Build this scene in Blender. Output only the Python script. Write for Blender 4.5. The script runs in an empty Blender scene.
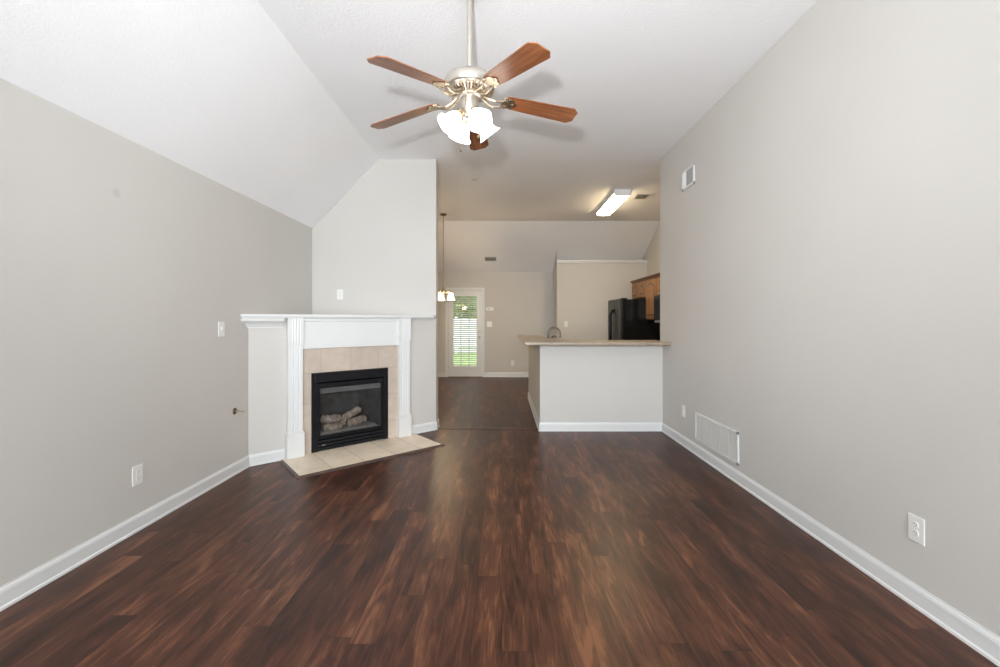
import bpy, bmesh, math, random
from mathutils import Matrix, Vector, noise as mnoise
random.seed(7)
S = bpy.context.scene
COL = S.collection
PI = math.pi

# ------------------------------------------------------------------ camera, world, light, exposure
cam_d = bpy.data.cameras.new('camera')
cam = bpy.data.objects.new('camera', cam_d); COL.objects.link(cam)
cam.location = (0, 0, 1.35); cam.rotation_euler = (PI/2, 0, 0)
cam_d.sensor_width = 36; cam_d.lens = 425*36/1000
cam_d.shift_x = -0.002; cam_d.shift_y = -0.0135
cam_d.clip_start = 0.02; cam_d.clip_end = 200
S.camera = cam
S.view_settings.view_transform = 'Standard'; S.view_settings.look = 'None'
S.view_settings.exposure = 0.0; S.view_settings.gamma = 1.0
S.view_settings.use_curve_mapping = False
S.cycles.max_bounces = 10; S.cycles.diffuse_bounces = 6; S.cycles.glossy_bounces = 4
S.cycles.transparent_max_bounces = 12
S.cycles.sample_clamp_indirect = 6.0
S.cycles.caustics_reflective = False; S.cycles.caustics_refractive = False

W_ = bpy.data.worlds.new('sky'); S.world = W_; W_.use_nodes = True
bg = W_.node_tree.nodes['Background']
bg.inputs[0].default_value = (0.80, 0.90, 1.0, 1); bg.inputs[1].default_value = 2.7

def area_light(name, loc, rot, sx, sy, power, col):
    d = bpy.data.lights.new(name, 'AREA'); d.shape = 'RECTANGLE'; d.size = sx; d.size_y = sy
    d.energy = power; d.color = col
    o = bpy.data.objects.new(name, d); COL.objects.link(o); o.location = loc; o.rotation_euler = rot
    return o
def point_light(name, loc, power, col, r):
    d = bpy.data.lights.new(name, 'POINT'); d.energy = power; d.color = col; d.shadow_soft_size = r
    o = bpy.data.objects.new(name, d); COL.objects.link(o); o.location = loc
    return o
# area lights added as soft daylight fill, set in assumed, unseen rear windows
area_light('daylight_fill', (-1.25, -2.72, 1.55), (PI/2, 0, 0), 1.7, 1.9, 152, (0.895, 0.962, 1.0))
area_light('daylight_fill', (0.95, -2.72, 1.55), (PI/2, 0, 0), 1.7, 1.9, 130, (0.895, 0.962, 1.0))
# the flash on the photographer's camera
fl_d = bpy.data.lights.new('camera_flash', 'SPOT'); fl_d.energy = 345; fl_d.color = (0.96, 0.98, 1.0)
fl_d.shadow_soft_size = 0.035; fl_d.spot_size = math.radians(118); fl_d.spot_blend = 1.0
fl = bpy.data.objects.new('camera_flash', fl_d); COL.objects.link(fl)
fl.location = (-0.14, -0.08, 1.62); fl.rotation_euler = (math.radians(90+20), 0, math.radians(-2.5))      # head tilted up toward the ceiling
# daylight sun on the garden
sn_d = bpy.data.lights.new('sun', 'SUN'); sn_d.energy = 4.5; sn_d.angle = 0.02; sn_d.color = (1.0, 0.96, 0.9)
sn = bpy.data.objects.new('sun', sn_d); COL.objects.link(sn)
sn.rotation_euler = Vector((-0.62, 0.22, -0.75)).to_track_quat('-Z', 'Y').to_euler()

# ------------------------------------------------------------------ materials
def new_mat(name):
    m = bpy.data.materials.new(name); m.use_nodes = True
    nt = m.node_tree; b = nt.nodes['Principled BSDF']
    return m, nt, b
def N(nt, t, **kw):
    n = nt.nodes.new(t)
    for k, v in kw.items(): setattr(n, k, v)
    return n
def mth(nt, op, a, b=None, c=None):
    n = nt.nodes.new('ShaderNodeMath'); n.operation = op
    for i, v in enumerate((a, b, c)):
        if v is None: continue
        if isinstance(v, (int, float)): n.inputs[i].default_value = v
        else: nt.links.new(v, n.inputs[i])
    return n.outputs[0]
def ramp(nt, fac, stops):
    r = nt.nodes.new('ShaderNodeValToRGB')
    el = r.color_ramp.elements
    while len(el) < len(stops): el.new(0.5)
    for e, (p, c) in zip(el, stops): e.position = p; e.color = (*c, 1)
    nt.links.new(fac, r.inputs[0]); return r.outputs[0]
def mixc(nt, fac, a, b, mode='MIX'):
    n = nt.nodes.new('ShaderNodeMix'); n.data_type = 'RGBA'; n.blend_type = mode
    for sock, v in ((n.inputs[0], fac), (n.inputs[6], a), (n.inputs[7], b)):
        if isinstance(v, (int, float)): sock.default_value = v
        elif isinstance(v, tuple): sock.default_value = (*v, 1)
        else: nt.links.new(v, sock)
    return n.outputs[2]
def coords(nt, kind='Object'):
    return nt.nodes.new('ShaderNodeTexCoord').outputs[kind]
def noise_tex(nt, vec, scale, detail=3, rough=0.5):
    n = nt.nodes.new('ShaderNodeTexNoise'); n.inputs['Scale'].default_value = scale
    n.inputs['Detail'].default_value = detail; n.inputs['Roughness'].default_value = rough
    if vec is not None: nt.links.new(vec, n.inputs['Vector'])
    return n
def bump(nt, b, height, strength, dist):
    n = nt.nodes.new('ShaderNodeBump'); n.inputs['Strength'].default_value = strength
    n.inputs['Distance'].default_value = dist
    nt.links.new(height, n.inputs['Height']); nt.links.new(n.outputs[0], b.inputs['Normal'])

def simple(name, col, rough=0.5, metal=0.0, var=0.04, scale=6, bmp=0.0, bscale=200, spec=None):
    m, nt, b = new_mat(name)
    v = coords(nt)
    n = noise_tex(nt, v, scale)
    lo = tuple(c*(1-var) for c in col); hi = tuple(min(1, c*(1+var)) for c in col)
    nt.links.new(ramp(nt, n.outputs[0], [(0.3, lo), (0.7, hi)]), b.inputs['Base Color'])
    b.inputs['Roughness'].default_value = rough; b.inputs['Metallic'].default_value = metal
    if spec is not None: b.inputs['Specular IOR Level'].default_value = spec
    if bmp:
        bump(nt, b, noise_tex(nt, v, bscale, 2).outputs[0], bmp, 0.002)
    return m

def spot_mask(nt, vec, p, r):
    d = nt.nodes.new('ShaderNodeVectorMath'); d.operation = 'DISTANCE'
    nt.links.new(vec, d.inputs[0]); d.inputs[1].default_value = p
    mr = nt.nodes.new('ShaderNodeMapRange'); mr.inputs[1].default_value = r; mr.inputs[2].default_value = r*0.4
    nt.links.new(d.outputs['Value'], mr.inputs[0]); return mr.outputs[0]

M = {}
def paint(name, col, spots=(), bmp=0.12, scale=220):
    m, nt, b = new_mat(name)
    v = coords(nt)
    n = noise_tex(nt, v, 1.3, 2)
    c = ramp(nt, n.outputs[0], [(0.3, tuple(x*0.985 for x in col)), (0.7, tuple(x*1.015 for x in col))])
    for p, r, k in spots:
        c = mixc(nt, mth(nt, 'MULTIPLY', spot_mask(nt, v, p, r), k), c, tuple(x*0.55 for x in col))
    nt.links.new(c, b.inputs['Base Color'])
    b.inputs['Roughness'].default_value = 0.75; b.inputs['Specular IOR Level'].default_value = 0.3
    bump(nt, b, noise_tex(nt, v, scale, 2).outputs[0], bmp, 0.002)
    return m
M['wall'] = paint('greige_wall_paint', (0.610, 0.588, 0.556))
M['wall_left'] = paint('greige_wall_paint_marked', (0.610, 0.588, 0.556), [((-2.34, 2.58, 2.12), 0.035, 0.25)])
M['ceiling'] = paint('ceiling_texture_paint', (0.885, 0.885, 0.895), [((-0.39, 6.0, 3.33), 0.06, 0.5)], 0.9, 60)
M['trim'] = simple('white_trim_paint', (0.73, 0.735, 0.73), 0.35, var=0.01)
M['plastic'] = simple('white_plastic', (0.82, 0.81, 0.78), 0.35, var=0.01)
M['slot'] = simple('dark_slot', (0.05, 0.05, 0.05), 0.6)
M['grille'] = simple('grey_white_grille', (0.62, 0.605, 0.58), 0.45, var=0.02)
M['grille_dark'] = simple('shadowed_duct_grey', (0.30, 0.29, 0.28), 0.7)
M['vent_tan'] = simple('tan_vent_metal', (0.46, 0.43, 0.38), 0.5)
M['nickel'] = simple('brushed_nickel', (0.66, 0.62, 0.56), 0.32, 1.0, 0.05, 30)
M['brass'] = simple('antique_brass', (0.55, 0.43, 0.28), 0.35, 1.0, 0.08, 40)
M['iron'] = simple('champagne_metal', (0.48, 0.40, 0.30), 0.38, 1.0, 0.06, 40)
M['bronze'] = simple('dark_bronze', (0.22, 0.15, 0.09), 0.4, 0.9, 0.1, 40)
M['chrome'] = simple('faucet_metal', (0.11, 0.09, 0.075), 0.25, 1.0)
M['black_metal'] = simple('black_enamel_metal', (0.008, 0.008, 0.010), 0.42, var=0.2, spec=0.22)
M['black_gloss'] = simple('black_appliance', (0.007, 0.007, 0.008), 0.2, var=0.2, spec=0.16)
M['fridge_door'] = simple('black_textured_appliance', (0.030, 0.030, 0.029), 0.33, var=0.2, spec=0.3)
M['firebrick'] = simple('firebox_grey_lining', (0.125, 0.122, 0.12), 0.75, var=0.25, scale=14, bmp=0.3, bscale=60)
M['hood'] = simple('firebox_grey_hood', (0.25, 0.25, 0.25), 0.55, var=0.1)
M['ember'] = simple('grey_ember_grit', (0.38, 0.36, 0.33), 0.95, var=0.45, scale=120, bmp=0.8, bscale=160)
M['log'] = simple('ceramic_log', (0.54, 0.44, 0.36), 0.9, var=0.5, scale=22, bmp=0.9, bscale=55)
M['strip'] = simple('brown_reducer_strip', (0.075, 0.045, 0.035), 0.4, var=0.2, scale=20)
M['shadow_gap'] = simple('black_gap', (0.01, 0.01, 0.01), 0.8)

def floor_mat():
    m, nt, b = new_mat('walnut_plank_floor')
    v = coords(nt)
    sp = N(nt, 'ShaderNodeSeparateXYZ'); nt.links.new(v, sp.inputs[0])
    PW, PL = 0.128, 1.22
    xs = mth(nt, 'DIVIDE', sp.outputs[0], PW)
    ci = mth(nt, 'FLOOR', xs); fx = mth(nt, 'SUBTRACT', xs, ci)
    wn = N(nt, 'ShaderNodeTexWhiteNoise', noise_dimensions='1D'); nt.links.new(ci, wn.inputs['W'])
    ys = mth(nt, 'ADD', mth(nt, 'DIVIDE', sp.outputs[1], PL), wn.outputs['Value'])
    ri = mth(nt, 'FLOOR', ys); fy = mth(nt, 'SUBTRACT', ys, ri)
    cv = N(nt, 'ShaderNodeCombineXYZ'); nt.links.new(ci, cv.inputs[0]); nt.links.new(ri, cv.inputs[1])
    wn2 = N(nt, 'ShaderNodeTexWhiteNoise', noise_dimensions='2D'); nt.links.new(cv.outputs[0], wn2.inputs['Vector'])
    rnd = wn2.outputs['Value']
    # long grain streaks, shifted per plank
    gv = N(nt, 'ShaderNodeCombineXYZ')
    nt.links.new(mth(nt, 'MULTIPLY', sp.outputs[0], 13.0), gv.inputs[0])
    nt.links.new(mth(nt, 'ADD', mth(nt, 'MULTIPLY', sp.outputs[1], 1.7), mth(nt, 'MULTIPLY', rnd, 37.0)), gv.inputs[1])
    nt.links.new(mth(nt, 'MULTIPLY', rnd, 11.0), gv.inputs[2])
    g1 = noise_tex(nt, gv.outputs[0], 1.0, 5, 0.62); g1.inputs['Distortion'].default_value = 1.3
    gv2 = N(nt, 'ShaderNodeCombineXYZ')
    nt.links.new(mth(nt, 'MULTIPLY', sp.outputs[0], 9.0), gv2.inputs[0])
    nt.links.new(mth(nt, 'ADD', mth(nt, 'MULTIPLY', sp.outputs[1], 2.4), mth(nt, 'MULTIPLY', rnd, 91.0)), gv2.inputs[1])
    g2 = noise_tex(nt, gv2.outputs[0], 1.0, 3, 0.55)
    gv3 = N(nt, 'ShaderNodeCombineXYZ')
    nt.links.new(mth(nt, 'MULTIPLY', sp.outputs[0], 120.0), gv3.inputs[0])
    nt.links.new(mth(nt, 'ADD', mth(nt, 'MULTIPLY', sp.outputs[1], 7.0), mth(nt, 'MULTIPLY', rnd, 17.0)), gv3.inputs[1])
    g3 = noise_tex(nt, gv3.outputs[0], 1.0, 2, 0.6)
    t = mth(nt, 'ADD', mth(nt, 'MULTIPLY', g1.outputs[0], 0.62), mth(nt, 'MULTIPLY', g2.outputs[0], 0.38))
    t = mth(nt, 'ADD', t, mth(nt, 'MULTIPLY', rnd, 0.11))
    t = mth(nt, 'ADD', mth(nt, 'SUBTRACT', t, 0.045), mth(nt, 'MULTIPLY', g3.outputs[0], 0.22))
    c = ramp(nt, t, [(0.46, (0.023, 0.0078, 0.0050)), (0.58, (0.052, 0.0178, 0.0102)),
                     (0.68, (0.096, 0.0345, 0.0180)), (0.79, (0.195, 0.080, 0.038))])
    ex = mth(nt, 'LESS_THAN', mth(nt, 'MINIMUM', fx, mth(nt, 'SUBTRACT', 1.0, fx)), 0.010)
    ey = mth(nt, 'LESS_THAN', mth(nt, 'MINIMUM', fy, mth(nt, 'SUBTRACT', 1.0, fy)), 0.0014)
    e = mth(nt, 'MAXIMUM', ex, ey)
    c = mixc(nt, mth(nt, 'MULTIPLY', e, 0.5), c, (0.012, 0.007, 0.005))
    nt.links.new(c, b.inputs['Base Color'])
    rr = mth(nt, 'ADD', 0.30, mth(nt, 'MULTIPLY', g1.outputs[0], 0.14))
    nt.links.new(rr, b.inputs['Roughness'])
    b.inputs['Specular IOR Level'].default_value = 0.32
    h = mth(nt, 'SUBTRACT', mth(nt, 'MULTIPLY', g1.outputs[0], 0.5), e)
    bump(nt, b, h, 0.12, 0.003)
    return m
M['floor'] = floor_mat()

def tile_mat(name, ox, oz, sx, sz, axes, base, seam_k=0.72):
    m, nt, b = new_mat(name)
    v = coords(nt)
    sp = N(nt, 'ShaderNodeSeparateXYZ'); nt.links.new(v, sp.inputs[0])
    ds, ids = [], []
    for ax, o, s in ((axes[0], ox, sx), (axes[1], oz, sz)):
        q = mth(nt, 'DIVIDE', mth(nt, 'SUBTRACT', sp.outputs[ax], o), s)
        f = mth(nt, 'FLOOR', q); fr = mth(nt, 'SUBTRACT', q, f)
        ds.append(mth(nt, 'MULTIPLY', mth(nt, 'MINIMUM', fr, mth(nt, 'SUBTRACT', 1.0, fr)), s)); ids.append(f)
    cv = N(nt, 'ShaderNodeCombineXYZ'); nt.links.new(ids[0], cv.inputs[0]); nt.links.new(ids[1], cv.inputs[1])
    wn = N(nt, 'ShaderNodeTexWhiteNoise', noise_dimensions='2D'); nt.links.new(cv.outputs[0], wn.inputs['Vector'])
    n = noise_tex(nt, v, 7, 5, 0.6)
    t = mth(nt, 'ADD', mth(nt, 'MULTIPLY', n.outputs[0], 0.8), mth(nt, 'MULTIPLY', wn.outputs['Value'], 0.25))
    c = ramp(nt, t, [(0.3, tuple(x*0.84 for x in base)), (0.75, tuple(x*1.1 for x in base))])
    seam = mth(nt, 'LESS_THAN', mth(nt, 'MINIMUM', ds[0], ds[1]), 0.0026)
    c = mixc(nt, seam, c, tuple(x*seam_k for x in base))
    nt.links.new(c, b.inputs['Base Color'])
    b.inputs['Roughness'].default_value = 0.42
    bump(nt, b, mth(nt, 'SUBTRACT', 1.0, seam), 0.3, 0.002)
    return m
M['tile'] = tile_mat('beige_wall_tile', 0.945-1.0, -0.10, 0.305, 0.305, (0, 2), (0.55, 0.465, 0.39))
M['hearth_tile'] = tile_mat('beige_hearth_tile', 0.557-1.0, -0.9, 0.302, 1.2, (0, 1), (0.80, 0.69, 0.555), 0.5)

def wood(name, lo, mid, hi, axis=0, rough=0.35, sc=(2.2, 30, 30)):
    m, nt, b = new_mat(name)
    v = coords(nt)
    mp = N(nt, 'ShaderNodeMapping'); nt.links.new(v, mp.inputs[0]); mp.inputs['Scale'].default_value = sc
    n = noise_tex(nt, mp.outputs[0], 1.0, 5, 0.6); n.inputs['Distortion'].default_value = 0.7
    nt.links.new(ramp(nt, n.outputs[0], [(0.3, lo), (0.5, mid), (0.72, hi)]), b.inputs['Base Color'])
    b.inputs['Roughness'].default_value = rough
    return m
M['blade'] = wood('fan_blade_cherry', (0.15, 0.050, 0.019), (0.26, 0.090, 0.034), (0.37, 0.145, 0.058), rough=0.33)
M['oak'] = wood('honey_oak', (0.20, 0.088, 0.030), (0.33, 0.155, 0.058), (0.44, 0.225, 0.095), sc=(26, 26, 2.5))
M['oak_groove'] = wood('honey_oak_groove', (0.045, 0.02, 0.008), (0.07, 0.032, 0.013), (0.10, 0.045, 0.02), sc=(26, 26, 2.5))
M['oak_dark'] = wood('honey_oak_crown', (0.10, 0.046, 0.018), (0.17, 0.08, 0.032), (0.24, 0.115, 0.05), sc=(26, 2.5, 26))

def speckle(name, base):
    m, nt, b = new_mat(name)
    v = coords(nt)
    n = noise_tex(nt, v, 90, 4, 0.7); n2 = noise_tex(nt, v, 12, 3)
    t = mth(nt, 'ADD', mth(nt, 'MULTIPLY', n.outputs[0], 0.7), mth(nt, 'MULTIPLY', n2.outputs[0], 0.3))
    nt.links.new(ramp(nt, t, [(0.36, tuple(x*0.6 for x in base)), (0.5, base), (0.64, tuple(x*1.3 for x in base))]), b.inputs['Base Color'])
    b.inputs['Roughness'].default_value = 0.32
    return m
M['laminate'] = speckle('tan_speckled_laminate', (0.36, 0.285, 0.215))

def glass_mat(name, tint, refl):
    m = bpy.data.materials.new(name); m.use_nodes = True; nt = m.node_tree
    nt.nodes.remove(nt.nodes['Principled BSDF'])
    out = nt.nodes['Material Output']
    t = N(nt, 'ShaderNodeBsdfTransparent'); t.inputs[0].default_value = (*tint, 1)
    g = N(nt, 'ShaderNodeBsdfGlossy'); g.inputs['Roughness'].default_value = 0.05
    lw = N(nt, 'ShaderNodeFresnel'); lw.inputs[0].default_value = 1.45
    mx = N(nt, 'ShaderNodeMixShader'); nt.links.new(mth(nt, 'MULTIPLY', lw.outputs[0], refl), mx.inputs[0])
    nt.links.new(t.outputs[0], mx.inputs[1]); nt.links.new(g.outputs[0], mx.inputs[2])
    nt.links.new(mx.outputs[0], out.inputs[0])
    return m
M['glass'] = glass_mat('clear_pane', (0.97, 0.965, 0.96), 1.0)
M['fire_glass'] = glass_mat('smoky_fire_glass', (0.84, 0.84, 0.84), 0.8)

def emit(name, col, strength, base=(0.9, 0.9, 0.88)):
    m, nt, b = new_mat(name)
    b.inputs['Base Color'].default_value = (*base, 1)
    b.inputs['Emission Color'].default_value = (*col, 1); b.inputs['Emission Strength'].default_value = strength
    b.inputs['Roughness'].default_value = 0.4
    n = noise_tex(nt, coords(nt), 20, 2)
    nt.links.new(ramp(nt, n.outputs[0], [(0.0, tuple(c*0.96 for c in base)), (1.0, base)]), b.inputs['Base Color'])
    return m
M['fan_shade'] = emit('lit_white_glass_shade', (1.0, 0.93, 0.84), 3.4)
M['bulb'] = emit('lit_bulb', (1.0, 0.9, 0.75), 14.0)
M['chand_shade'] = emit('lit_frosted_shade', (1.0, 0.80, 0.56), 7.0)
M['diffuser'] = emit('lit_fluorescent_diffuser', (1.0, 0.78, 0.46), 40.0)

M['slat'] = simple('white_blind_slat', (0.85, 0.85, 0.83), 0.5, var=0.01)
M['vinyl'] = simple('white_vinyl_fence', (0.80, 0.79, 0.78), 0.5, var=0.03, scale=3)
M['bark'] = simple('tree_bark', (0.12, 0.085, 0.06), 0.9, var=0.3, scale=20)
def leafm(name, a, c):
    m, nt, b = new_mat(name)
    n = noise_tex(nt, coords(nt), 1.6, 4, 0.7)
    nt.links.new(ramp(nt, n.outputs[0], [(0.35, a), (0.65, c)]), b.inputs['Base Color'])
    b.inputs['Roughness'].default_value = 0.6
    return m
M['leaf'] = leafm('leaf_green', (0.13, 0.22, 0.06), (0.33, 0.46, 0.16))
M['lawn'] = leafm('lawn_green', (0.20, 0.30, 0.09), (0.33, 0.44, 0.16))

# ------------------------------------------------------------------ mesh building helpers
WM = {}          # world matrices of what has been built
class MB:
    def __init__(s): s.bm = bmesh.new()
    def box(s, x0, x1, y0, y1, z0, z1):
        v = [s.bm.verts.new(p) for p in ((x0,y0,z0),(x1,y0,z0),(x1,y1,z0),(x0,y1,z0),(x0,y0,z1),(x1,y0,z1),(x1,y1,z1),(x0,y1,z1))]
        for f in ((0,3,2,1),(4,5,6,7),(0,1,5,4),(1,2,6,5),(2,3,7,6),(3,0,4,7)): s.bm.faces.new([v[i] for i in f])
        return s
    def prism(s, poly, a, b, axis='z'):
        def P(p, t):
            return {'z': (p[0], p[1], t), 'y': (p[0], t, p[1]), 'x': (t, p[0], p[1])}[axis]
        lo = [s.bm.verts.new(P(p, a)) for p in poly]; hi = [s.bm.verts.new(P(p, b)) for p in poly]
        n = len(poly)
        s.bm.faces.new(lo[::-1]); s.bm.faces.new(hi)
        for i in range(n): s.bm.faces.new((lo[i], lo[(i+1) % n], hi[(i+1) % n], hi[i]))
        return s
    def poly(s, pts):
        s.bm.faces.new([s.bm.verts.new(p) for p in pts]); return s
    def rings(s, rings, cap=True):
        vr = [[s.bm.verts.new(p) for p in r] for r in rings]
        n = len(vr[0])
        for a, b in zip(vr, vr[1:]):
            for i in range(n): s.bm.faces.new((a[i], a[(i+1) % n], b[(i+1) % n], b[i]))
        if cap: s.bm.faces.new(vr[0][::-1]); s.bm.faces.new(vr[-1])
        return s
    def lathe(s, prof, center=(0,0,0), mat=None, n=24, cap=True, rim=None):
        """prof: (radius, height) pairs along local z"""
        mat = mat or Matrix(); c = Vector(center); R = []
        for r, z in prof:
            ring = []
            for i in range(n):
                a = 2*PI*i/n
                rr = r if rim is None else r*(1+rim(a, z))
                ring.append(c + mat @ Vector((rr*math.cos(a), rr*math.sin(a), z)))
            R.append(ring)
        return s.rings(R, cap)
    def tube(s, path, r, n=10, cap=True):
        P = [Vector(p) for p in path]; R = []
        prev = None
        for i, p in enumerate(P):
            t = (P[min(i+1, len(P)-1)]-P[max(i-1, 0)]).normalized()
            if prev is None:
                ref = Vector((0,0,1)) if abs(t.z) < 0.9 else Vector((1,0,0))
                x = t.cross(ref).normalized()
            else:
                x = (prev - t*prev.dot(t)).normalized()
            prev = x; y = t.cross(x)
            rr = r[i] if isinstance(r, (list, tuple)) else r
            R.append([p + rr*(math.cos(2*PI*k/n)*x + math.sin(2*PI*k/n)*y) for k in range(n)])
        return s.rings(R, cap)
    def build(s, name, mat, parent=None, bevel=0, seg=2, smooth=False, pre=None, origin=None):
        bm = s.bm
        bmesh.ops.recalc_face_normals(bm, faces=bm.faces)
        if pre is not None: bm.transform(pre)
        if parent is not None: Wp = WM[parent.name]
        else:
            if origin is None:
                xs = [v.co for v in bm.verts]
                lo = [min(p[i] for p in xs) for i in range(3)]; hi = [max(p[i] for p in xs) for i in range(3)]
                origin = ((lo[0]+hi[0])/2, (lo[1]+hi[1])/2, lo[2])
            Wp = Matrix.Translation(origin) if not isinstance(origin, Matrix) else origin
        bm.transform(Wp.inverted())
        me = bpy.data.meshes.new(name); bm.to_mesh(me); bm.free()
        if isinstance(mat, str): mat = M[mat]
        me.materials.append(mat)
        o = bpy.data.objects.new(name, me); COL.objects.link(o)
        if parent is not None: o.parent = parent
        else: o.matrix_world = Wp
        WM[o.name] = Wp.copy()
        if smooth:
            for p in me.polygons: p.use_smooth = True
            try: me.set_sharp_from_angle(angle=math.radians(38))
            except Exception: pass
        if bevel:
            b = o.modifiers.new('bevel', 'BEVEL'); b.width = bevel; b.segments = seg; b.limit_method = 'ANGLE'; b.angle_limit = math.radians(40)
        return o
def tag(o, label, cat, group=None, kind=None):
    o['label'] = label; o['category'] = cat
    if group: o['group'] = group
    if kind: o['kind'] = kind
    return o
def thing(name, mat, label, cat, group=None):
    o = bpy.data.objects.new(name, None); COL.objects.link(o)
    o.empty_display_size = 0.1
    o.matrix_world = mat; WM[o.name] = mat.copy()
    return tag(o, label, cat, group)
def struct(o, label=None, cat=None):
    o['kind'] = 'structure'
    if label: o['label'] = label; o['category'] = cat
    return o
def dup(root, mat, label, group=None):
    def cp(o, parent):
        c = o.copy(); COL.objects.link(c)
        if parent is not None: c.parent = parent
        for ch in list(kids.get(o.name, [])): cp(ch, c)
        return c
    kids = {}
    for o in COL.objects:
        if o.parent: kids.setdefault(o.parent.name, []).append(o)
    r = cp(root, None); r.matrix_world = mat; r['label'] = label
    if group: r['group'] = group
    return r
T = Matrix.Translation
def TR(x, y, z, deg=0): return T((x, y, z)) @ Matrix.Rotation(math.radians(deg), 4, 'Z')

# ------------------------------------------------------------------ room dimensions
XL, XR, XK = -2.34, 1.953, 3.17
YR, YB = -2.6, 10.07
ZC, ZL, ZB = 3.33, 2.475, 2.487
XS, YS = -1.52, 8.50          # where the ceiling slopes begin
YW, XW = 5.24, -0.812         # chimney wall face and its free end
zsy = lambda z: YS + (z-ZC)*(YB-YS)/(ZB-ZC)
zs = lambda y: ZC if y <= YS else ZC + (ZB-ZC)*(y-YS)/(YB-YS)

# floor (one slab)
struct(MB().box(XL-0.12, XK+0.12, YR-0.12, YB+0.12, -0.10, 0).build('floor', 'floor', origin=(0,0,0)),
       'dark brown walnut plank floor running toward the back door', 'floor')
# ceiling: flat part, left slope, back slope
c = MB(); th = 0.12
def slab(pts):
    lo = [c.bm.verts.new(p) for p in pts]; hi = [c.bm.verts.new((p[0], p[1], p[2]+th)) for p in pts]
    n = len(pts); c.bm.faces.new(lo); c.bm.faces.new(hi[::-1])
    for i in range(n): c.bm.faces.new((lo[i], hi[i], hi[(i+1) % n], lo[(i+1) % n]))
e = 0.12
slab([(XS, YR-e, ZC), (XK+e, YR-e, ZC), (XK+e, YS, ZC), (XS, YS, ZC)])
slab([(XL, YR-e, ZL), (XS, YR-e, ZC), (XS, YS, ZC), (XL, YB, ZB)])
slab([(XL, YB, ZB), (XS, YS, ZC), (XK+e, YS, ZC), (XK+e, YB, ZB)])
struct(c.build('ceiling', 'ceiling', origin=(0,0,0)), 'white textured ceiling sloping at the left and back', 'ceiling')
# walls
struct(MB().prism([(YR-e, 0), (YB+e, 0), (YB+e, ZL+0.10), (YR-e, ZL+0.10)], XL-0.12, XL, 'x').build('wall_left', 'wall_left', origin=(0,0,0)),
       'long greige wall on the left', 'wall')
struct(MB().box(XR, XR+0.12, YR-e, 5.25, 0, ZC).build('wall_right', 'wall', origin=(0,0,0)), 'long greige wall on the right', 'wall')
struct(MB().box(XR+0.12, XK+e, 5.13, 5.25, 0, ZC).build('wall_kitchen_front', 'wall', origin=(0,0,0)))
struct(MB().prism([(5.25, 0), (YB+e, 0), (YB+e, ZB), (YB, ZB), (YS, ZC), (5.25, ZC)], XK, XK+e, 'x').build('wall_kitchen', 'wall', origin=(0,0,0)),
       'tan kitchen side wall above the oak cabinets', 'wall')
# back wall with the door opening
DX0, DX1, DZ = -1.275, -0.475, 2.05
w = MB()
w.box(XL, DX0-0.03, YB, YB+e, 0, ZB).box(DX1+0.03, XK+e, YB, YB+e, 0, ZB).box(DX0-0.03, DX1+0.03, YB, YB+e, DZ+0.03, ZB)
struct(w.build('wall_back', 'wall', origin=(0,0,0)), 'far tan wall with the glazed garden door', 'wall')
# unseen rear wall; its two window openings are assumed, for the fill light
w = MB()
w.box(XL, XR, YR-e, YR, 0, 0.6).box(XL, XR, YR-e, YR, 2.5, ZC)
for a, b in ((XL, -2.1), (-0.4, 0.1), (1.8, XR)): w.box(a, b, YR-e, YR, 0.6, 2.5)
struct(w.build('wall_rear', 'wall', origin=(0,0,0)))
for i, xc in enumerate((-1.25, 0.95)):
    f = MB(); x0, x1 = xc-0.85, xc+0.85
    for q in ((x0, x0+0.05, 0.6, 2.5), (x1-0.05, x1, 0.6, 2.5), (x0, x1, 0.6, 0.65), (x0, x1, 2.45, 2.5), (x0, x1, 1.53, 1.57)):
        f.box(q[0], q[1], YR-0.08, YR-0.03, q[2], q[3])
    struct(f.build('window_%d' % (i+1), 'trim'))  # assumed frame around the added fill light
# chimney wall (flat face above the mantel, free right end)
struct(MB().prism([(XL, 0), (XW, 0), (XW, ZC), (XS, ZC), (XL, ZL)], YW, YW+0.17, 'y').build('wall_chimney', 'wall', origin=(0,0,0)),
       'greige chimney wall above the fireplace mantel', 'wall')
# kitchen partition with its return
struct(MB().box(1.32, XK, 9.30, 9.75, 0, 2.64)
       .prism([(9.30, 0), (9.75, 0), (9.75, 2.12), (YB, 2.12), (YB, zs(YB)), (zsy(2.64), 2.64), (9.30, 2.64)], 1.204, 1.32, 'x')
       .prism([(9.30, 2.64), (zsy(2.64), 2.64), (9.30, zs(9.30))], 1.204, 1.222, 'x')
       .build('wall_partition', 'wall', origin=(0,0,0)), 'tan kitchen partition wall with a ledge on top', 'wall')
struct(MB().box(1.19, XK, 9.262, 9.30, 2.615, 2.66).box(1.20, XK, 9.28, 9.30, 2.59, 2.615).build('trim_1', 'trim', bevel=0.006),
       'white trim along the top of the kitchen partition', 'trim')
# bar half wall
BX = 0.462
struct(MB().prism([(BX, 5.17), (XR, 5.17), (XR, 5.29), (BX+0.12, 5.29), (BX+0.12, 7.40), (BX, 7.40)], 0, 1.055)
       .build('wall_bar', 'wall', origin=(0,0,0)), 'low half wall under the breakfast bar', 'wall')
# floor transition strip between the rooms
struct(MB().prism([(5.245, 0.0), (5.295, 0.0), (5.288, 0.007), (5.252, 0.007)], XW+0.015, BX-0.015, 'x').build('trim_2', 'strip'),
       'narrow brown floor strip between living and dining room', 'trim')

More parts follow.
